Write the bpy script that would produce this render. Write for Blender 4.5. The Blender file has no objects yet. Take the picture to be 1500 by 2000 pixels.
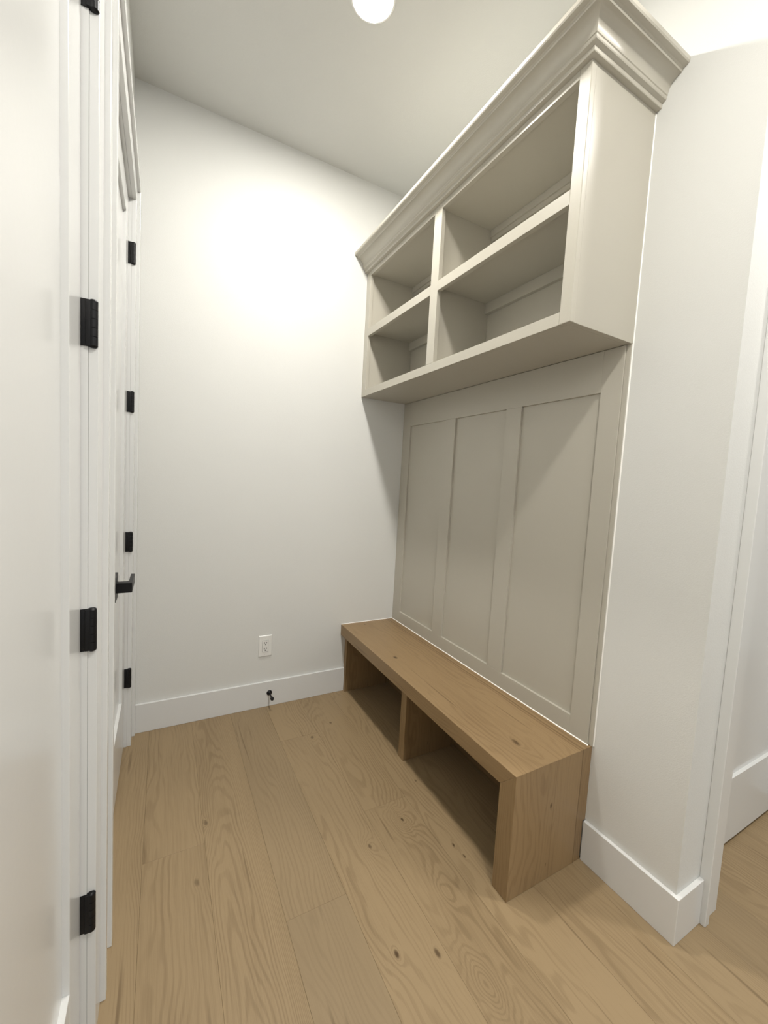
import bpy, bmesh, math, random
from mathutils import Vector, Matrix
random.seed(7)
S = 0.925                                   # survey units -> metres (10 ft ceiling, 8 ft doors)
scn = bpy.context.scene
COL = scn.collection

# ------------------------------------------------------------------ camera, world, exposure
cam_d = bpy.data.cameras.new('camera'); cam = bpy.data.objects.new('camera', cam_d); COL.objects.link(cam)
scn.camera = cam
yaw, pit, roll = 0.4986, 0.0738, 0.0564
F = Vector((math.sin(yaw)*math.cos(pit), math.cos(yaw)*math.cos(pit), -math.sin(pit)))
R0 = Vector((math.cos(yaw), -math.sin(yaw), 0)); U0 = R0.cross(F)
Rr = R0*math.cos(roll) + U0*math.sin(roll); Ur = -R0*math.sin(roll) + U0*math.cos(roll)
M = Matrix((Rr, Ur, -F)).transposed().to_4x4()
M.translation = Vector((-1.4479, -2.4509, 1.4212))*S
cam.matrix_world = M
cam_d.sensor_fit = 'VERTICAL'; cam_d.sensor_height = 36.0; cam_d.lens = 795.1/2000*36.0
cam_d.clip_start = 0.01
scn.view_settings.view_transform = 'Standard'; scn.view_settings.look = 'None'
scn.view_settings.gamma = 1.0; scn.view_settings.use_curve_mapping = False
scn.view_settings.exposure = 0.94
w = bpy.data.worlds.new('world'); scn.world = w; w.use_nodes = True
w.node_tree.nodes['Background'].inputs[0].default_value = (0.8, 0.88, 1, 1)
w.node_tree.nodes['Background'].inputs[1].default_value = 0.02
LAMP = 270.0                                # emission of the downlight lenses
LAMP_COL = (1.0, 0.965, 0.905)
WIN = 16.0                                  # daylight coming through the glazing behind the camera
try:
    scn.cycles.max_bounces = 10; scn.cycles.diffuse_bounces = 4
    scn.cycles.sample_clamp_indirect = 4.0
except Exception: pass

# ------------------------------------------------------------------ materials
def nt_new(name):
    m = bpy.data.materials.new(name); m.use_nodes = True
    t = m.node_tree; return m, t, t.nodes['Principled BSDF']
class N:
    def __init__(s, t): s.t = t
    def n(s, typ, **kw):
        o = s.t.nodes.new(typ)
        for k, v in kw.items(): setattr(o, k, v)
        return o
    def set(s, inp, v):
        if isinstance(v, bpy.types.NodeSocket): s.t.links.new(v, inp)
        else: inp.default_value = v
    def m(s, op, a, b=0.0, c=None, clamp=False):
        o = s.n('ShaderNodeMath', operation=op, use_clamp=clamp); s.set(o.inputs[0], a); s.set(o.inputs[1], b)
        if c is not None: s.set(o.inputs[2], c)
        return o.outputs[0]
    def comb(s, x, y, z):
        o = s.n('ShaderNodeCombineXYZ'); s.set(o.inputs[0], x); s.set(o.inputs[1], y); s.set(o.inputs[2], z); return o.outputs[0]
    def noise(s, vec, scale, detail=2.0, rough=0.5):
        o = s.n('ShaderNodeTexNoise'); s.set(o.inputs['Vector'], vec); o.inputs['Scale'].default_value = scale
        o.inputs['Detail'].default_value = detail; o.inputs['Roughness'].default_value = rough; return o.outputs['Fac']
    def mix(s, f, a, b, blend='MIX'):
        o = s.n('ShaderNodeMix', data_type='RGBA', blend_type=blend); s.set(o.inputs[0], f); s.set(o.inputs[6], a); s.set(o.inputs[7], b); return o.outputs[2]
    def ramp(s, v, lo, hi):
        o = s.n('ShaderNodeMapRange'); o.interpolation_type = 'SMOOTHSTEP'; s.set(o.inputs[0], v); s.set(o.inputs[1], lo); s.set(o.inputs[2], hi); return o.outputs[0]

def paint(name, col, rough, bump=0.0, scale=300, spec=0.5):
    m, t, b = nt_new(name); q = N(t)
    geo = q.n('ShaderNodeNewGeometry').outputs['Position']
    v = q.noise(geo, 1.7, 2)
    c = q.mix(q.ramp(v, 0.3, 0.7), (*[x*0.985 for x in col], 1), (*col, 1))
    t.links.new(c, b.inputs['Base Color'])
    b.inputs['Roughness'].default_value = rough
    b.inputs['Specular IOR Level'].default_value = spec
    if bump:
        o = q.n('ShaderNodeBump'); o.inputs['Strength'].default_value = bump; o.inputs['Distance'].default_value = 0.001
        t.links.new(q.noise(geo, scale, 3), o.inputs['Height']); t.links.new(o.outputs[0], b.inputs['Normal'])
    return m
WALL = paint('wall_paint', (0.672, 0.675, 0.652), 0.55, 0.35, 260, 0.35)
CEIL = paint('ceiling_paint', (0.63, 0.635, 0.615), 0.85, 0.5, 220, 0.2)
TRIM = paint('trim_paint', (0.69, 0.695, 0.685), 0.2, 0.05, 60)
GREIGE = paint('greige_paint', (0.455, 0.431, 0.368), 0.33, 0.06, 90)
PLASTIC = paint('white_plastic', (0.76, 0.76, 0.735), 0.28)
CAULK = paint('white_caulk', (0.88, 0.87, 0.83), 0.5)
DARKSLOT = paint('slot_black', (0.012, 0.011, 0.01), 0.7)
BLACK = paint('matte_black_metal', (0.004, 0.004, 0.005), 0.42, 0.05, 500, 0.3)
RUBBER = paint('black_rubber', (0.01, 0.01, 0.01), 0.7)
SUB = paint('floor_gap_brown', (0.14, 0.095, 0.05), 0.8)

def emit(name, col, s):
    m = bpy.data.materials.new(name); m.use_nodes = True; t = m.node_tree; t.nodes.clear()
    e = t.nodes.new('ShaderNodeEmission'); o = t.nodes.new('ShaderNodeOutputMaterial')
    e.inputs[0].default_value = (*col, 1); e.inputs[1].default_value = s; t.links.new(e.outputs[0], o.inputs[0]); return m

def oak(name, light, dark, rough, knots=(), grey=0.5, streaks=()):
    """wood grain from UV (u across, v along the board, metres); WoodA=(A,B) ring curvature/pitch, WoodB=(C,seed), WoodT=(tone,tint)"""
    m, t, b = nt_new(name); q = N(t)
    def uv(nm):
        o = q.n('ShaderNodeUVMap', uv_map=nm); s = q.n('ShaderNodeSeparateXYZ'); t.links.new(o.outputs[0], s.inputs[0]); return s.outputs[0], s.outputs[1]
    u, v = uv('UVMap'); A, B = uv('WoodA'); C, seed = uv('WoodB'); tone, tint = uv('WoodT')
    sd = q.m('MULTIPLY', seed, 7.31)
    low = q.noise(q.comb(q.m('MULTIPLY', u, 7.0), q.m('MULTIPLY', v, 1.6), sd), 1.0, 2.5, 0.5)
    mid = q.noise(q.comb(q.m('MULTIPLY', u, 26.0), q.m('MULTIPLY', v, 2.4), q.m('ADD', sd, 3.3)), 1.0, 2, 0.5)
    g = q.m('MULTIPLY', A, q.m('MULTIPLY', u, u))
    g = q.m('ADD', g, q.m('MULTIPLY', B, v))
    g = q.m('ADD', g, q.m('MULTIPLY', C, u))
    g = q.m('ADD', g, q.m('MULTIPLY', q.m('SUBTRACT', low, 0.5), 7.0))
    g = q.m('ADD', g, q.m('MULTIPLY', q.m('SUBTRACT', mid, 0.5), 0.7))
    geo = q.n('ShaderNodeNewGeometry').outputs['Position']; sp = q.n('ShaderNodeSeparateXYZ'); t.links.new(geo, sp.inputs[0])
    px, py, pz = sp.outputs
    warp = q.m('MULTIPLY', q.m('SUBTRACT', q.noise(geo, 16.0, 1), 0.5), 0.02)
    core = 0.0; near = 0.0
    ax = {'x': px, 'y': py, 'z': pz}
    for (a1, c1, s1, a2, c2, s2, K, dk, cr) in knots:
        d1 = q.m('DIVIDE', q.m('SUBTRACT', q.m('ADD', ax[a1], warp), c1*S), s1*S)
        d2 = q.m('DIVIDE', q.m('SUBTRACT', q.m('SUBTRACT', ax[a2], warp), c2*S), s2*S)
        r2 = q.m('ADD', q.m('MULTIPLY', d1, d1), q.m('MULTIPLY', d2, d2))
        if K >= 3: near = q.m('MAXIMUM', near, q.m('MULTIPLY', q.m('DIVIDE', 1.0, q.m('ADD', 1.0, q.m('MULTIPLY', r2, 0.35))), 1.0))
        if K: g = q.m('ADD', g, q.m('MULTIPLY', q.m('DIVIDE', 1.0, q.m('ADD', 1.0, r2)), K))
        cc = q.m('MULTIPLY', q.m('SUBTRACT', 1.0, q.ramp(q.m('SQRT', r2), cr*0.25, cr)), dk)
        core = q.m('MAXIMUM', core, cc)
    ring = q.m('SINE', q.m('MULTIPLY', g, 10.5))
    ring = q.ramp(ring, -0.2, 1.0)
    # only parts of each board show strong rings
    mask = q.ramp(q.noise(q.comb(q.m('MULTIPLY', u, 9.0), q.m('MULTIPLY', v, 1.1), q.m('ADD', sd, 9.7)), 1.0, 2), 0.32, 0.62)
    if knots: mask = q.m('MAXIMUM', mask, near)
    fib = q.noise(q.comb(q.m('MULTIPLY', u, 420.0), q.m('MULTIPLY', v, 11.0), sd), 1.0, 3, 0.6)
    fib2 = q.noise(q.comb(q.m('MULTIPLY', u, 90.0), q.m('MULTIPLY', v, 3.0), sd), 1.0, 2, 0.6)
    f = q.m('MULTIPLY', ring, q.m('ADD', q.m('MULTIPLY', mask, 0.36), 0.04))
    f = q.m('ADD', f, q.m('MULTIPLY', q.m('SUBTRACT', fib, 0.45), 0.7))
    f = q.m('ADD', f, q.m('MULTIPLY', q.m('SUBTRACT', fib2, 0.45), 0.55))
    f = q.m('ADD', f, q.m('MULTIPLY', q.m('SUBTRACT', low, 0.5), 0.75))
    f = q.m('ADD', f, q.m('SUBTRACT', tone, 0.5), clamp=True)
    c = q.mix(f, (*light, 1), (*dark, 1))
    c = q.mix(q.m('MULTIPLY', q.ramp(tint, 0.4, 1.0), grey), c, (light[0]*0.82, light[1]*0.84, light[2]*0.88, 1))
    # small dark pores / mineral streaks
    st = q.noise(q.comb(q.m('MULTIPLY', u, 60.0), q.m('MULTIPLY', v, 2.2), q.m('ADD', sd, 21.0)), 1.0, 1)
    c = q.mix(q.m('MULTIPLY', q.ramp(st, 0.70, 0.80), 0.55), c, (dark[0]*0.6, dark[1]*0.55, dark[2]*0.5, 1))
    for (a, p, wd, k) in streaks:
        d = q.m('ABSOLUTE', q.m('SUBTRACT', q.m('ADD', ax[a], q.m('MULTIPLY', q.m('SUBTRACT', q.noise(q.comb(0.0, v, sd), 2.2, 2), 0.5), 0.02)), p*S))
        c = q.mix(q.m('MULTIPLY', q.m('SUBTRACT', 1.0, q.ramp(d, 0.0, wd)), k), c, (dark[0]*0.62, dark[1]*0.55, dark[2]*0.45, 1))
    if knots: c = q.mix(core, c, (dark[0]*0.33, dark[1]*0.27, dark[2]*0.2, 1))
    t.links.new(c, b.inputs['Base Color'])
    b.inputs['Roughness'].default_value = rough; b.inputs['Specular IOR Level'].default_value = 0.35
    o = q.n('ShaderNodeBump'); o.inputs['Strength'].default_value = 0.18; o.inputs['Distance'].default_value = 0.0006
    t.links.new(fib, o.inputs['Height']); t.links.new(o.outputs[0], b.inputs['Normal'])
    return m
FLOOR_KNOTS = [
    ('x', -0.613, .040, 'y', -1.690, .085, 5.2, 0.0, .2), ('x', -0.540, .040, 'y', -1.093, .062, 6.5, 0.8, .22),
    ('x', -0.720, .026, 'y', -1.150, .050, 3.0, 0.65, .30), ('x', -0.806, .009, 'y', -1.514, .018, 2.0, 0.95, 1.0),
    ('x', -0.692, .008, 'y', -1.566, .018, 2.0, 0.8, 1.2), ('x', -0.416, .008, 'y', -1.285, .016, 1.2, 0.85, 1.0),
    ('x', -0.408, .006, 'y', -1.342, .014, 0.8, 0.8, 1.0), ('x', -1.279, .009, 'y', -0.772, .020, 2.0, 0.6, 1.0),
    ('x', -0.705, .018, 'y', -0.420, .026, 2.5, 0.7, .7), ('x', -0.568, .010, 'y', -0.330, .014, 1.2, 0.7, 1.0),
    ('x', -0.560, .030, 'y', -1.42, .06, 2.5, 0.0, .3), ('x', -1.33, .010, 'y', -1.02, .02, 1.0, 0.45, 1.0),
    ('x', -1.385, .004, 'y', -1.62, .03, 0.4, 0.6, 1.0), ('x', -0.36, .006, 'y', -.93, .012, 0.6, 0.7, 1.0)]
OAKF = oak('oak_floor', (0.298, 0.216, 0.121), (0.18, 0.123, 0.064), 0.42, FLOOR_KNOTS, 0.6)
BENCH_KNOTS = [
    ('x', -0.309, .015, 'y', -0.579, .022, 1.2, 0.85, 1.0), ('x', -0.285, .004, 'y', -0.65, .006, 0.4, 0.55, 1.0),
    ('x', -0.241, .008, 'y', -0.055, .012, 1.0, 0.75, 1.0), ('x', -0.250, .013, 'y', -1.405, .034, 1.6, 0.75, 1.0),
    ('x', -0.203, .007, 'z', 0.292, .014, 1.0, 0.0, 1.0)]
OAKB = oak('oak_bench', (0.285, 0.192, 0.098), (0.18, 0.113, 0.053), 0.40, BENCH_KNOTS, 0.35, streaks=[('x', -0.040, 0.007, 0.7), ('x', -0.054, 0.005, 0.5), ('x', -0.018, 0.012, 0.4)])
OAKE = oak('oak_bench_end', (0.285, 0.192, 0.098), (0.18, 0.113, 0.053), 0.40,
           [('x', -0.203, .007, 'z', 0.292, .014, 1.2, 0.8, 1.1), ('x', -0.20, .004, 'z', 0.06, .012, .4, 0.5, 1.0)], 0.35,
           streaks=[('x', -0.043, 0.004, 0.7), ('x', -0.185, 0.004, 0.3)])

# ------------------------------------------------------------------ geometry helpers (all in survey units)
ORG = {}
def link(name, bm, mat, parent=None, root=None):
    me = bpy.data.meshes.new(name)
    for v_ in bm.verts: v_.co *= S
    lo = Vector((min(v_.co.x for v_ in bm.verts), min(v_.co.y for v_ in bm.verts), min(v_.co.z for v_ in bm.verts)))
    hi = Vector((max(v_.co.x for v_ in bm.verts), max(v_.co.y for v_ in bm.verts), max(v_.co.z for v_ in bm.verts)))
    org = Vector(((lo.x+hi.x)/2, (lo.y+hi.y)/2, lo.z))
    for v_ in bm.verts: v_.co -= org
    bm.to_mesh(me); bm.free()
    o = bpy.data.objects.new(name, me); COL.objects.link(o)
    if isinstance(mat, (list, tuple)):
        for x in mat: me.materials.append(x)
    else: me.materials.append(mat)
    ORG[o] = org
    if parent is not None: o.parent = parent; o.location = org - ORG[parent]
    else: o.location = org
    return o
def empty(name, x, y, z):
    o = bpy.data.objects.new(name, None); COL.objects.link(o); o.location = Vector((x, y, z))*S; o.empty_display_size = 0.1
    ORG[o] = Vector(o.location); return o
def tag(o, label, cat=None, group=None, kind=None):
    o['label'] = label
    if cat: o['category'] = cat
    if group: o['group'] = group
    if kind: o['kind'] = kind
    return o
def box(bm, x0, x1, y0, y1, z0, z1, bev=0.0, seg=2, mi=0):
    x0, x1 = min(x0, x1), max(x0, x1); y0, y1 = min(y0, y1), max(y0, y1); z0, z1 = min(z0, z1), max(z0, z1)
    vs = [bm.verts.new(p) for p in ((x0, y0, z0), (x1, y0, z0), (x1, y1, z0), (x0, y1, z0), (x0, y0, z1), (x1, y0, z1), (x1, y1, z1), (x0, y1, z1))]
    fs = [bm.faces.new([vs[i] for i in f]) for f in ((3, 2, 1, 0), (4, 5, 6, 7), (0, 1, 5, 4), (1, 2, 6, 5), (2, 3, 7, 6), (3, 0, 4, 7))]
    for f in fs: f.material_index = mi
    if bev:
        es = list({e for f in fs for e in f.edges})
        r = bmesh.ops.bevel(bm, geom=es, offset=bev, segments=seg, affect='EDGES', profile=0.5)
        for f in r['faces']: f.material_index = mi
    return fs
def prism(bm, pts, axis, a, b, bev=0.0):
    """polygon pts in the plane normal to axis, extruded from a to b"""
    def co(p, t):
        if axis == 'x': return (t, p[0], p[1])
        if axis == 'y': return (p[0], t, p[1])
        return (p[0], p[1], t)
    A = [bm.verts.new(co(p, a)) for p in pts]; B = [bm.verts.new(co(p, b)) for p in pts]
    n = len(pts); fs = [bm.faces.new(A), bm.faces.new(B[::-1])]
    for i in range(n): fs.append(bm.faces.new([A[i], B[i], B[(i+1) % n], A[(i+1) % n]]))
    bmesh.ops.recalc_face_normals(bm, faces=fs)
    if bev:
        bmesh.ops.bevel(bm, geom=list({e for f in fs for e in f.edges}), offset=bev, segments=2, affect='EDGES', profile=0.5)
    return fs
def lathe(bm, c, axis, prof, seg=32, cap=True):
    """prof: list of (radius, distance along axis) from c"""
    ax = Vector({'x': (1, 0, 0), 'y': (0, 1, 0), 'z': (0, 0, 1), '-y': (0, -1, 0), '-z': (0, 0, -1)}[axis])
    p = Vector((0, 0, 1)) if abs(ax.z) < .5 else Vector((1, 0, 0)); q_ = ax.cross(p)
    rings = []
    for r, d in prof:
        rings.append([bm.verts.new(Vector(c)+ax*d+(p*math.cos(6.28318530718*i/seg)+q_*math.sin(6.28318530718*i/seg))*r) for i in range(seg)])
    fs = []
    for A, B in zip(rings, rings[1:]):
        for i in range(seg): fs.append(bm.faces.new([A[i], A[(i+1) % seg], B[(i+1) % seg], B[i]]))
    if cap: fs.append(bm.faces.new(rings[0][::-1])); fs.append(bm.faces.new(rings[-1]))
    bmesh.ops.recalc_face_normals(bm, faces=fs)
    return fs
def smooth(o, ang=35):
    for p in o.data.polygons: p.use_smooth = True
    try: o.data.set_sharp_from_angle(angle=math.radians(ang))
    except Exception: pass
    return o
def B_(): return bmesh.new()
def wooduv(bm, fn):
    """fn(face) -> (uaxis, vaxis, u0, A, B, C, seed, tone, tint)"""
    L = [bm.loops.layers.uv.new(n) for n in ('UVMap', 'WoodA', 'WoodB', 'WoodT')]
    ix = {'x': 0, 'y': 1, 'z': 2}
    for f in bm.faces:
        ua, va, u0, A, Bp, C, seed, tone, tint = fn(f)
        for l in f.loops:
            l[L[0]].uv = ((l.vert.co[ix[ua]]-u0)*S, l.vert.co[ix[va]]*S)
            l[L[1]].uv = (A, Bp); l[L[2]].uv = (C, seed); l[L[3]].uv = (tone, tint)

ZC = 3.274
XL = -1.595       # left wall face
XW = 0.013        # right wall face
YW = -1.865       # hall wall face (faces the camera side)
YF = -6.2         # far end behind the camera
XR = 3.4
DH = 2.66         # door head

# ------------------------------------------------------------------ floor
bm = B_()
L = [bm.loops.layers.uv.new(n) for n in ('UVMap', 'WoodA', 'WoodB', 'WoodT')]
PW = 0.207; known = {-3: -.87, -1: -1.28, 0: -.385, 1: -.99, -2: -2.15, 2: -2.24, 3: -.70, 4: -2.7, 5: -1.2, 6: -1.75}
style = {-4: (250, .8, 30, .46, .2), -3: (60, .4, 34, .50, .45), -2: (560, 4.2, 6, .56, .15), -1: (40, .3, 44, .56, .75), 0: (60, .6, 26, .42, .1),
         1: (240, 2.0, 18, .54, .35), 2: (50, .4, 30, .44, .2), 3: (80, .5, 36, .58, .6), 4: (300, 2.2, 12, .52, .3), 5: (60, .5, 40, .60, .7), 6: (200, 1.5, 20, .5, .4)}
for k in range(-5, 21):
    x0 = -.875+PW*k; x1 = x0+PW
    b0 = known.get(k, -random.uniform(.3, 2.2)); ys = []
    y = b0
    while y < 0: y += 2.36
    while y > YF: ys.append(y); y -= 2.36
    ys.append(y); seedi = 0
    for a, b in zip(ys, ys[1:]):
        a2, b2 = min(a, 0), max(b, YF)
        if a2-b2 < .02: continue
        g_ = .0003; ch = .0005
        xa, xb, ya, yb = x0+g_/2, x1-g_/2, a2-(g_/2 if a < 0 else 0), b2+g_/2
        top = [(xa+ch, yb+ch, 0), (xb-ch, yb+ch, 0), (xb-ch, ya-ch, 0), (xa+ch, ya-ch, 0)]
        edg = [(xa, yb, -ch), (xb, yb, -ch), (xb, ya, -ch), (xa, ya, -ch)]
        bot = [(p[0], p[1], -.006) for p in edg]
        T = [bm.verts.new(p) for p in top]; E_ = [bm.verts.new(p) for p in edg]; Bt = [bm.verts.new(p) for p in bot]
        fs = [bm.faces.new(T)]
        for i in range(4):
            j = (i+1) % 4
            fs.append(bm.faces.new([E_[i], E_[j], T[j], T[i]])); fs.append(bm.faces.new([Bt[i], Bt[j], E_[j], E_[i]]))
        st = style.get(k, (random.choice((50, 80, 300)), random.uniform(.3, 2.5), random.uniform(10, 40), random.uniform(.42, .6), random.uniform(0, .8)))
        sd = (k*13+seedi*5) % 97 + .37; dt = 0 if seedi == 0 else random.uniform(-.07, .07); seedi += 1
        u0 = (x0+x1)/2+(random.uniform(-.03, .03))
        tone_ = st[3]+dt; tint_ = st[4] if seedi == 1 else random.uniform(0, .8)
        if k == -1 and b < -1.3: tone_, tint_ = .52, .95
        for f in fs:
            for l in f.loops:
                l[L[0]].uv = ((l.vert.co.x-u0)*S, l.vert.co.y*S); l[L[1]].uv = (st[0], st[1]); l[L[2]].uv = (st[2], sd); l[L[3]].uv = (tone_, tint_)
box(bm, -1.9, XR+.1, YF, 0, -.05, -.0062, mi=1)
fl = link('floor', bm, [OAKF, SUB]); tag(fl, 'wide-plank light oak floor with knots and oval grain', kind='structure')

# ------------------------------------------------------------------ walls, ceiling
def struct(name, bm, mat, label): return tag(link(name, bm, mat), label, kind='structure')
bm = B_(); box(bm, -1.9, XR+.1, YF-.1, .12, ZC, ZC+.1)
struct('ceiling', bm, CEIL, 'flat painted ceiling with a small round downlight')
bm = B_(); box(bm, -1.9, XW+.12, 0, .12, -.05, ZC)
struct('wall_back', bm, WALL, 'white end wall with outlet above the baseboard')
D2 = (-.118, -1.017); D1 = (-1.348, -2.262)        # door openings in the left wall (y)
bm = B_()
XO = XL-.125
for a, b in ((0, D2[0]+.018), (D2[1]-.018, D1[0]+.018), (D1[1]-.018, YF)): box(bm, XO, XL, b, a, 0, ZC)
for a, b in (D2, D1): box(bm, XO, XL, b-.018, a+.018, DH+.018, ZC)
struct('wall_left', bm, WALL, 'white left wall pierced by two tall doors')
bm = B_(); box(bm, XW, XW+.115, YW+.1, 0, 0, ZC)
struct('wall_right', bm, WALL, 'white wall behind the bench and cabinet')
DR = (.268, 1.175)
bm = B_(); 
for a, b in ((XW, DR[0]-.018), (DR[1]+.018, XR)): box(bm, a, b, YW, YW+.1, 0, ZC)
box(bm, DR[0]-.018, DR[1]+.018, YW, YW+.1, DH+.018, ZC)
struct('wall_hall', bm, WALL, 'white hall wall around the corner from the bench')
bm = B_(); box(bm, XR, XR+.1, YF, YW, 0, ZC); struct('wall_far_right', bm, WALL, 'white wall at the far end of the hall')
bm = B_()                                      # wall behind the camera with a glazed opening
box(bm, -1.72, -.9, YF-.1, YF, 0, ZC); box(bm, 1.6, XR, YF-.1, YF, 0, ZC); box(bm, -.9, 1.6, YF-.1, YF, 2.6, ZC); box(bm, -.9, 1.6, YF-.1, YF, 0, .3)
struct('wall_front', bm, WALL, 'white wall behind the viewpoint with a wide window')
bm = B_()
for a, b in ((-.9, -.85), (.33, .38), (1.55, 1.6)): box(bm, a, b, YF-.07, YF-.02, .3, 2.6)
box(bm, -.9, 1.6, YF-.07, YF-.02, .3, .35); box(bm, -.9, 1.6, YF-.07, YF-.02, 2.55, 2.6)
struct('window_1', bm, TRIM, 'white framed window behind the viewpoint')
ad = bpy.data.lights.new('window_daylight', 'AREA'); ad.shape = 'RECTANGLE'; ad.size = 2.3; ad.size_y = 2.1
ad.energy = WIN; ad.color = (0.86, 0.93, 1.0)
ao = bpy.data.objects.new('window_daylight', ad); COL.objects.link(ao)
ao.location = Vector((.35, YF-.3, 1.45))*S; ao.rotation_euler = (math.radians(90), 0, 0)

# ------------------------------------------------------------------ door casings + jambs
def casing_left(name, o, label, ends):
    """casing round an opening y in [o1,o0] on the left wall; flat board + proud backband"""
    y0, y1 = o; bm = B_(); w1 = .083; w2 = .109; r = -.003
    XF_, XB = -1.577, -1.564; h1 = DH+.083; h2 = DH+.109
    for s, yy in ((1, y0), (-1, y1)):
        a = yy-s*r if False else yy+s*.003
        box(bm, XL, XF_, a, yy+s*w1, 0, DH+.003, bev=.0012)
        hi_ = 0 if (s == 1 and ends) else yy+s*w2
        if s == 1 and ends: hi_ = -.0005
        box(bm, XL, XB, yy+s*w1, hi_, 0, h1, bev=.002)
    box(bm, XL, XF_, y0+w1, y1-w1, DH+.003, h1, bev=.0012)
    e0 = -.0005 if ends else y0+w2
    box(bm, XL, XB, e0, y1-w2, h1, h2, bev=.002)
    # jamb and stop
    for s, yy in ((1, y0), (-1, y1)):
        box(bm, XL-.125, XL, yy, yy+s*.018, 0, DH+.018)
        box(bm, -1.69, -1.655, yy, yy-s*.012, 0, DH)
    box(bm, XL-.125, XL, y0, y1, DH, DH+.018); box(bm, -1.69, -1.655, y0-.012, y1+.012, DH-.012, DH)
    return struct(name, bm, TRIM, label)
casing_left('trim_1', D1, 'white casing and jamb of the nearest left door', False)
casing_left('trim_2', D2, 'white casing and jamb of the left door by the end wall', True)
bm = B_()
yb, yf = YW-.018, YW-.031
for s, xx in ((-1, DR[0]), (1, DR[1])):
    box(bm, xx+s*.003, xx+s*.083, YW, yb, 0, DH+.003, bev=.0012); box(bm, xx+s*.083, xx+s*.109, YW, yf, 0, DH+.083, bev=.002)
    box(bm, xx, xx+s*.018, YW, YW+.1, 0, DH+.018)
box(bm, DR[0]-.083, DR[1]+.083, YW, yb, DH+.003, DH+.083, bev=.0012); box(bm, DR[0]-.109, DR[1]+.109, YW, yf, DH+.083, DH+.109, bev=.002)
box(bm, DR[0], DR[1], YW, YW+.1, DH, DH+.018)
struct('trim_3', bm, TRIM, 'white casing of the hall door around the corner')

# ------------------------------------------------------------------ doors (single recessed panel)
def shaker(bm, axis, face, back, a, b, z0, z1, sw, rail_b, rail_t, dep):
    """axis 'y': door in plane x=face running along y ; axis 'x': plane y=face"""
    lo, hi = min(a, b), max(a, b)
    def bb(u0, u1, d0, d1, zz0, zz1, bev=0):
        if axis == 'y': box(bm, d0, d1, u0, u1, zz0, zz1, bev)
        else: box(bm, u0, u1, d0, d1, zz0, zz1, bev)
    s = 1 if back > face else -1
    bb(lo, lo+sw, face, back, z0, z1, .0012); bb(hi-sw, hi, face, back, z0, z1, .0012)
    bb(lo+sw, hi-sw, face, back, z0, z0+rail_b, .0012); bb(lo+sw, hi-sw, face, back, z1-rail_t, z1, .0012)
    bb(lo+sw-.002, hi-sw+.002, face+s*dep, back-s*dep, z0+rail_b-.002, z1-rail_t+.002)
def hinge(parent, z):
    bm = B_(); X = -1.586; y = parent['hy']; h = .102; r = .0088
    prof = [(.0, 0), (.005, .0005), (r*.9, .003), (r, .0045)]
    for i in range(5):
        a = .0045+i*(h-.009)/5; b = .0045+(i+1)*(h-.009)/5
        prof += [(r, a+.0006), (r, b-.0006), (r-.0012, b-.0003), (r-.0012, b+.0003)]
    prof += [(r, h-.0045), (r*.9, h-.003), (.005, h-.0005), (0.0005, h)]
    prof = [(max(p[0], .0004), p[1]) for p in prof]
    lathe(bm, (X, y, z), 'z', prof, 20, cap=True)
    box(bm, -1.612, X-.004, y-.0035, y-.0012, z+.002, z+h-.002, .0006)
    box(bm, -1.612, X-.004, y+.0012, y+.0035, z+.002, z+h-.002, .0006)
    box(bm, -1.599, X+.001, y-.0075, y+.002, z+.003, z+h-.003, .0012)
    o = link('hinge', bm, BLACK, parent); smooth(o, 30); o['label'] = 'matte black butt hinge'; return o
HZ = {'door_1': (.302, .998, 1.674, 2.343), 'door_2': (.312, 1.006, 1.684, 2.368)}
for nm, (a, b), lab in (('door_1', D1, 'white single-panel door nearest on the left, four black hinges'), ('door_2', D2, 'white single-panel door by the end wall with black lever')):
    bm = B_(); shaker(bm, 'y', -1.608, -1.652, a-.0025, b+.003, .012, DH-.004, .118, .285, .118, .013)
    d = struct(nm, bm, TRIM, lab); d['hy'] = a+.001
    for z in HZ[nm]: hinge(d, z)
    del d['hy']
    if nm == 'door_2':
        y = -.925; z = 1.036
        bm = B_(); box(bm, -1.608, -1.5745, y-.036, y+.040, z-.041, z+.041, .002)
        h = link('door_handle', bm, BLACK, d); h['label'] = 'square matte black lever handle'
        bm = B_(); box(bm, -1.601, -1.540, y-.013, y+.013, z-.0165, z+.0165, .002)
        box(bm, -1.5435, -1.532, y-.013, y+.118, z-.0165, z+.0165, .002)
        link('lever', bm, BLACK, h)
bm = B_(); shaker(bm, 'x', YW+.095, YW+.14, DR[0]+.004, DR[1]-.004, .012, DH-.004, .118, .285, .118, .013)
struct('door_3', bm, TRIM, 'white single-panel hall door beyond the corner')

# ------------------------------------------------------------------ baseboards
HB = .158; TB = .015
bm = B_(); box(bm, -1.564, -.359, 0, -TB, 0, HB, .0018); struct('baseboard_back', bm, TRIM, 'tall white baseboard along the end wall')
bm = B_(); box(bm, XL, XL+TB, -1.2345, -1.1265, 0, HB, .0018)
struct('baseboard_left', bm, TRIM, 'short white baseboard between the two left doors')
bm = B_()
prism(bm, [(XW, -1.546), (XW, YW), (DR[0]-.1095, YW), (DR[0]-.1095, YW-TB), (XW-TB, YW-TB), (XW-TB, -1.546)], 'z', 0, HB, .0018)
struct('baseboard_right', bm, TRIM, 'white baseboard wrapping the corner beside the bench')
bm = B_(); box(bm, DR[1]+.11, XR, YW, YW-TB, 0, HB, .0018); struct('baseboard_hall', bm, TRIM, 'white baseboard beyond the hall door')

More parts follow.
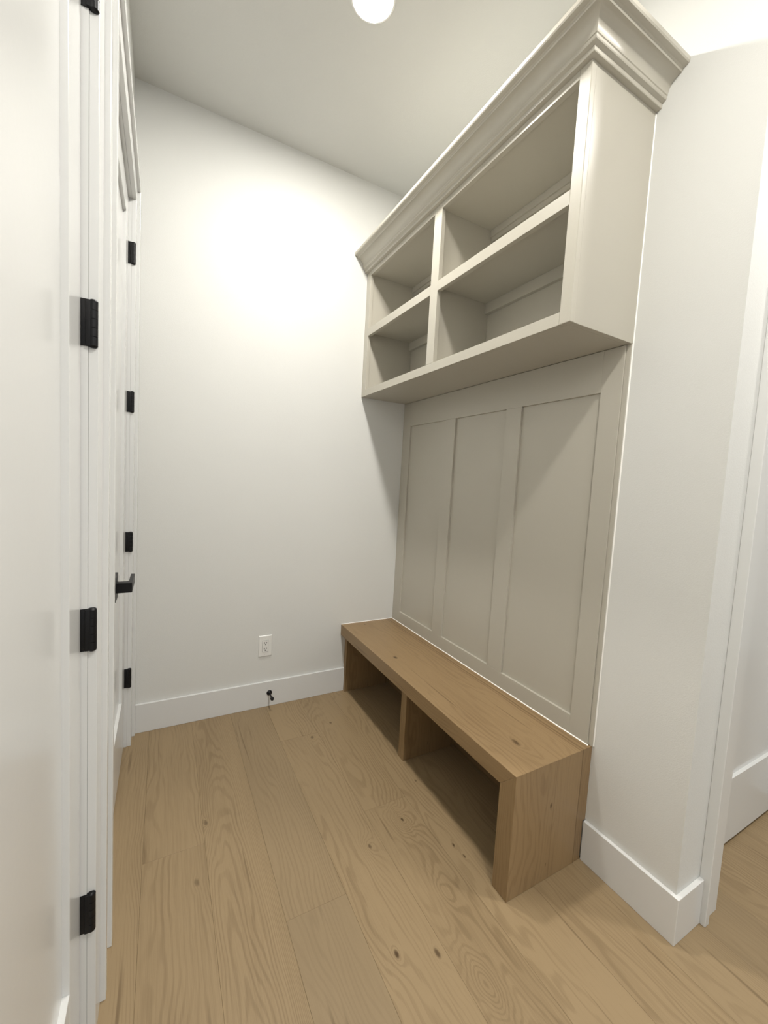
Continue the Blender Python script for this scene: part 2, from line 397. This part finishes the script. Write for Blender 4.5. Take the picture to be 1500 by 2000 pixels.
# ------------------------------------------------------------------ bench
bench = empty('storage_bench', -.19, -.77, 0)
tag(bench, 'light oak storage bench with two open cubbies under the tall panelled wall', 'bench')
XF = -.391; YN = -1.545; HBN = .457; TH = .07
def wpart(name, bm, mat, fn, parent=bench, label=None):
    wooduv(bm, fn); o = link(name, bm, mat, parent)
    if label: o['label'] = label
    return o
def longf(f):
    n = f.normal
    if abs(n.z) > .6: return ('x', 'y', -.19, 30, .35, 20, 3.1, .50, .2)
    if abs(n.x) > .6: return ('z', 'y', .42, 60, .4, 55, 5.7, .52, .3)
    return ('x', 'z', -.19, 40, .3, 30, 9.2, .6, .2)
bm = B_(); prism(bm, [(-.0008, HBN-TH), (YN+TH, HBN-TH), (YN, HBN), (-.0008, HBN)], 'x', XF, -.0006, .0012); bm.normal_update()
wpart('seat_top', bm, OAKB, longf)
def upf(f):
    n = f.normal
    if abs(n.y) > .6: return ('x', 'z', -.21, 20, .3, 24, 12.4, .50, .15)
    return ('y', 'z', -1.5, 40, .3, 60, 14.8, .50, .3)
bm = B_(); prism(bm, [(YN+TH, HBN-TH), (YN+TH, 0.0005), (YN, 0.0005), (YN, HBN)], 'x', XF, -.037, .0012); bm.normal_update()
wpart('end_panel', bm, OAKE, upf)
def upf2(f):
    n = f.normal
    if abs(n.y) > .6: return ('x', 'z', -.02, 40, .3, 40, 22.4, .60, .0)
    return ('y', 'z', -1.5, 40, .3, 60, 24.8, .55, .0)
bm = B_()
prism(bm, [(-.0365, .0005), (XW-TB-.0005, .0005), (XW-TB-.0005, HB+.001), (XW-.0005, HB+.001), (XW-.0005, HBN-.0005), (-.0365, HBN-.0005)], 'y', YN+.0015, YN+.022, .0006); bm.normal_update()
wpart('scribe_strip', bm, OAKE, upf2, label='darker narrow oak filler strip against the wall')
def upf3(f):
    n = f.normal
    if abs(n.y) > .6: return ('x', 'z', -.2, 30, .3, 26, 32.4, .56, .1)
    return ('y', 'z', -.02, 40, .3, 60, 34.8, .50, .3)
bm = B_(); box(bm, -.358, -.02, -.001, -.036, .0005, HBN-TH-.0005, .001); bm.normal_update(); wpart('side_panel', bm, OAKE, upf3)
bm = B_(); box(bm, -.349, -.02, -.735, -.785, .0005, HBN-TH-.0005, .001); bm.normal_update(); wpart('divider', bm, OAKE, upf3)
bm = B_(); box(bm, -.019, -.001, -.001, YN+TH-.0005, .0005, HBN-TH-.0005); bm.normal_update()
wpart('back_panel', bm, OAKB, lambda f: ('z', 'y', .2, 30, .3, 22, 41.2, .6, .1))

# ------------------------------------------------------------------ panelled wall board
pan = empty('wall_panelling', 0, -.77, HBN)
tag(pan, 'greige three-panel wall board between the bench and the shelf cabinet', 'wall panelling')
ZB = 1.959; YP = -1.53
bm = B_(); box(bm, .0108, XW-.0004, -.001, YP, HBN+.0005, ZB-.001); link('backing_board', bm, GREIGE, pan)
def pbox(name, y0, y1, z0, z1, x0=0.0, label=None):
    bm = B_(); box(bm, x0, XW-.0005 if name != 'x' else 0, y0, y1, z0, z1, .0012); o = link(name, bm, GREIGE, pan)
    if label: o['label'] = label
pbox('rail', -.093, -1.449, 1.802, ZB-.001); pbox('rail', -.093, -1.449, HBN+.0005, .532)
pbox('stile', -.001, -.0932, HBN+.0005, ZB-.001); pbox('stile', -1.4488, YP, HBN+.0005, ZB-.001)
pbox('batten', -.481, -.576, .5318, 1.8022); pbox('batten', -.966, -1.062, .5318, 1.8022)
pbox('scribe_moulding', YP-.0002, -1.548, HBN+.0005, ZB+.02, .005, 'narrow filler strip down the right edge')
def caulk(parent, label, *pr):
    bm = B_()
    for args in pr: prism(bm, *args)
    link('caulk_bead', bm, CAULK, parent)['label'] = label
caulk(bench, 'thin white caulk line behind the seat', ([(-.0035, HBN), (-.0001, HBN), (-.0001, HBN+.003)], 'y', -.001, -1.535),
      ([(-.0004, HBN), (-.0034, HBN), (-.0004, HBN+.003)], 'x', XF, -.004))
caulk(pan, 'thin white caulk line against the wall', ([(XW-.0001, -1.5482), (XW-.0001, -1.5515), (XW-.004, -1.5482)], 'z', HBN+.001, 1.9585))

# ------------------------------------------------------------------ open wall cabinet
cab = empty('wall_cabinet', -.16, -.77, ZB)
tag(cab, 'greige open shelf cabinet with four cubbies and crown moulding', 'cabinet')
XC = -.329; YC = -1.549; ZT = 2.735; FT = .021; XK = .0
def cbox(name, *a, bev=.0008, label=None):
    bm = B_(); box(bm, *a, bev=bev); o = link(name, bm, GREIGE, cab)
    if label: o['label'] = label
    return o
cbox('side_panel', XC+FT, XW-.0005, YC, YC+.02, ZB, ZT+.02, bev=.001)
cbox('side_panel', XC+FT, -.0005, -.001, -.046, ZB+.02, ZT)
cbox('bottom_panel', XC+FT, -.0005, -.001, YC+.0202, ZB, ZB+.022)
cbox('top_panel', XC+FT, -.0005, -.001, YC+.0202, 2.708, 2.728)
cbox('shelf', XC+FT, -.0005, -.0462, -.752, 2.353, 2.373); cbox('shelf', XC+FT, -.0005, -.782, YC+.0202, 2.353, 2.373)
cbox('divider', XC+FT, -.0005, -.7522, -.7818, ZB+.0222, 2.7078)
cbox('back_panel', -.0004, .006, -.001, YC+.0202, ZB+.001, 2.73)
for y0, y1 in ((-.0465, -.7520), (-.7822, YC+.0204)):
    cbox('back_rail', -.020, -.0006, y0, y1, 2.301, 2.3528); cbox('back_rail', -.020, -.0006, y0, y1, 2.676, 2.7078); cbox('back_rail', -.012, -.0006, y0, y1, 2.656, 2.6759)
cbox('floor_panel', XC+FT, -.0005, -.0462, -.7520, ZB+.0221, 1.9985, label='cubby floor')
cbox('floor_panel', XC+FT, -.0005, -.7822, YC+.0203, ZB+.0221, 1.9985, label='cubby floor')
# face frame
bm = B_(); zt = ZT+.01
box(bm, XC, XC+FT, -.001, -.054, ZB, zt, .001)
box(bm, XC, XC+FT, YC-.001, -1.507, ZB, zt, .0022)
box(bm, XC, XC+FT, -.737, -.797, 2.0002, 2.7008, .0008)
box(bm, XC, XC+FT, -.054, -1.507, ZB, 2.0, .0008)
box(bm, XC, XC+FT, -.054, -.737, 2.331, 2.376, .0008); box(bm, XC, XC+FT, -.797, -1.507, 2.331, 2.376, .0008)
box(bm, XC, XC+FT, -.054, -1.507, 2.701, zt, .0008)
link('face_frame', bm, GREIGE, cab)
caulk(cab, 'thin white caulk line against the wall', ([(XW-.0001, YC-.0002), (XW-.0001, YC-.0027), (XW-.004, YC-.0002)], 'z', ZB+.001, 2.723))
# crown: profile swept along front, mitred at the near corner, returned to the wall
prof = [(0, 2.7275), (.0165, 2.7285), (.0178, 2.7305), (.0182, 2.7420), (.0290, 2.7470), (.0306, 2.7500), (.0312, 2.7570)]
for i in range(0, 13):
    t_ = i/12*math.pi/2
    prof.append((.0335+.038*(1-math.cos(t_)), 2.759+.041*math.sin(t_)))
prof += [(.0735, 2.8035), (.0735, 2.807), (.0775, 2.8095), (.084, 2.8105), (.091, 2.8135), (.0935, 2.818), (.0935, 2.830), (0, 2.830)]
bm = B_()
def ringpts(mode):
    r = []
    for d, z in prof:
        if mode == 0: p = (XC-d, -.0005, z)
        elif mode == 1: p = (XC-d, YC-d, z)
        else: p = (XW-.0005, YC-d, z)
        r.append(bm.verts.new(p))
    return r
rs = [ringpts(i) for i in range(3)]; n = len(prof)
for A_, B2 in zip(rs, rs[1:]):
    for i in range(n-1): bm.faces.new([A_[i], A_[i+1], B2[i+1], B2[i]])
    # inner back face
    bm.faces.new([A_[n-1], A_[0], B2[0], B2[n-1]])
bm.faces.new(rs[0][::-1]); bm.faces.new(rs[2])
bmesh.ops.recalc_face_normals(bm, faces=bm.faces[:])
o = link('crown_moulding', bm, GREIGE, cab); smooth(o, 18)
cbox('cap_panel', XC+.0005, XW-.001, -.001, YC+.0005, 2.815, 2.829, label='flat board closing the top')

# ------------------------------------------------------------------ outlet
ox, oz = -.8875, .3825
out = empty('power_outlet', ox, 0, oz-.062)
tag(out, 'white duplex power outlet on the end wall above the baseboard', 'outlet')
bm = B_(); w_, h_ = .0402, .066
pts0 = [(ox-w_, oz-h_), (ox+w_, oz-h_), (ox+w_, oz+h_), (ox-w_, oz+h_)]
q0 = [bm.verts.new((p[0], -.0006, p[1])) for p in pts0]; q1 = [bm.verts.new((ox+(p[0]-ox)*.99, -.003, oz+(p[1]-oz)*.99)) for p in pts0]
q2 = [bm.verts.new((ox+(p[0]-ox)*.90, -.0068, oz+(p[1]-oz)*.94)) for p in pts0]
fs = [bm.faces.new(q2)]
for A_, B2 in ((q0, q1), (q1, q2)):
    for i in range(4): fs.append(bm.faces.new([A_[i], A_[(i+1) % 4], B2[(i+1) % 4], B2[i]]))
bmesh.ops.recalc_face_normals(bm, faces=fs); link('wall_plate', bm, PLASTIC, out)
bm = B_(); box(bm, ox-.0182, ox+.0182, -.0066, -.0069, oz-.0365, oz+.0365); link('gap', bm, DARKSLOT, out)['label'] = 'dark gap round the receptacle'
bm = B_(); box(bm, ox-.0175, ox+.0175, -.0065, -.0098, oz-.0355, oz+.0355, .0012)
rec = link('receptacle', bm, PLASTIC, out)
for zc in (oz+.0185, oz-.0165):
    for dx, hh in ((-.0065, .0046), (.0065, .0038)):
        bm = B_(); box(bm, ox+dx-.0020, ox+dx+.0020, -.0095, -.0101, zc-hh+.003, zc+hh+.003); link('slot', bm, DARKSLOT, rec)
    bm = B_(); lathe(bm, (ox, -.0095, zc-.0085), '-y', [(.0036, 0), (.0036, .0006)], 14); link('ground_hole', bm, DARKSLOT, rec)
for dz in (-.052, .052):
    bm = B_(); lathe(bm, (ox, -.0064, oz+dz), '-y', [(.0026, 0), (.0026, .0008), (.0018, .0013)], 14); link('screw', bm, PLASTIC, out)

# ------------------------------------------------------------------ door stop
sx, sz = -.8555, .085
ds = empty('door_stop', sx, -TB, sz-.017); tag(ds, 'small black rigid door stop screwed to the end-wall baseboard', 'door stop')
bm = B_(); lathe(bm, (sx, -TB-.0002, sz), '-y', [(.0165, 0), (.0165, .002), (.014, .005), (.008, .007), (.0055, .010)], 28); smooth(link('mounting_base', bm, BLACK, ds))
bm = B_(); lathe(bm, (sx, -TB-.009, sz), '-y', [(.0052, 0), (.0045, .02), (.0045, .058)], 20); smooth(link('shaft', bm, BLACK, ds))
bm = B_(); lathe(bm, (sx, -TB-.066, sz), '-y', [(.0075, 0), (.0105, .003), (.011, .010), (.010, .016), (.006, .018)], 24); smooth(link('rubber_tip', bm, RUBBER, ds))

# ------------------------------------------------------------------ downlights
LENS = emit('downlight_lens', LAMP_COL, LAMP)
def downlight(x, y, label, first=None):
    if first is None:
        r = empty('recessed_downlight', x, y, ZC)
        bm = B_(); rr = [(.078, 0), (.087, 0), (.087, -.002), (.085, -.0035), (.080, -.004), (.078, -.003)]
        seg = 48; rings = [[bm.verts.new((x+a*math.cos(6.2831853*i/seg), y+a*math.sin(6.2831853*i/seg), ZC+z)) for i in range(seg)] for a, z in rr]
        for k in range(len(rr)):
            A_, B2 = rings[k], rings[(k+1) % len(rr)]
            for i in range(seg): bm.faces.new([A_[i], A_[(i+1) % seg], B2[(i+1) % seg], B2[i]])
        bmesh.ops.recalc_face_normals(bm, faces=bm.faces[:]); smooth(link('trim_ring', bm, PLASTIC, r))
        bm = B_(); vs = [bm.verts.new((x+.078*math.cos(6.2831853*i/seg), y+.078*math.sin(6.2831853*i/seg), ZC-.003)) for i in range(seg)]
        f = bm.faces.new(vs[::-1]); f.normal_update()
        link('lens', bm, LENS, r)['label'] = 'glowing round lens'
    else:
        r = first.copy(); COL.objects.link(r); r.location = Vector((x, y, ZC))*S
        for c in first.children:
            d_ = c.copy(); COL.objects.link(d_); d_.parent = r
    tag(r, label, 'ceiling light', 'recessed ceiling downlights'); return r
l1 = downlight(-.765, -.875, 'small round white downlight glowing in the ceiling above the bench')
downlight(-.80, -2.47, 'round downlight in the ceiling just above the viewpoint', l1)
downlight(-.80, -4.10, 'round downlight in the ceiling behind the viewpoint', l1)
downlight(.50, -2.32, 'round downlight in the hall ceiling outside the hall door', l1)
#downlight(2.5, -2.85, 'round downlight at the far right end of the hall ceiling', l1)
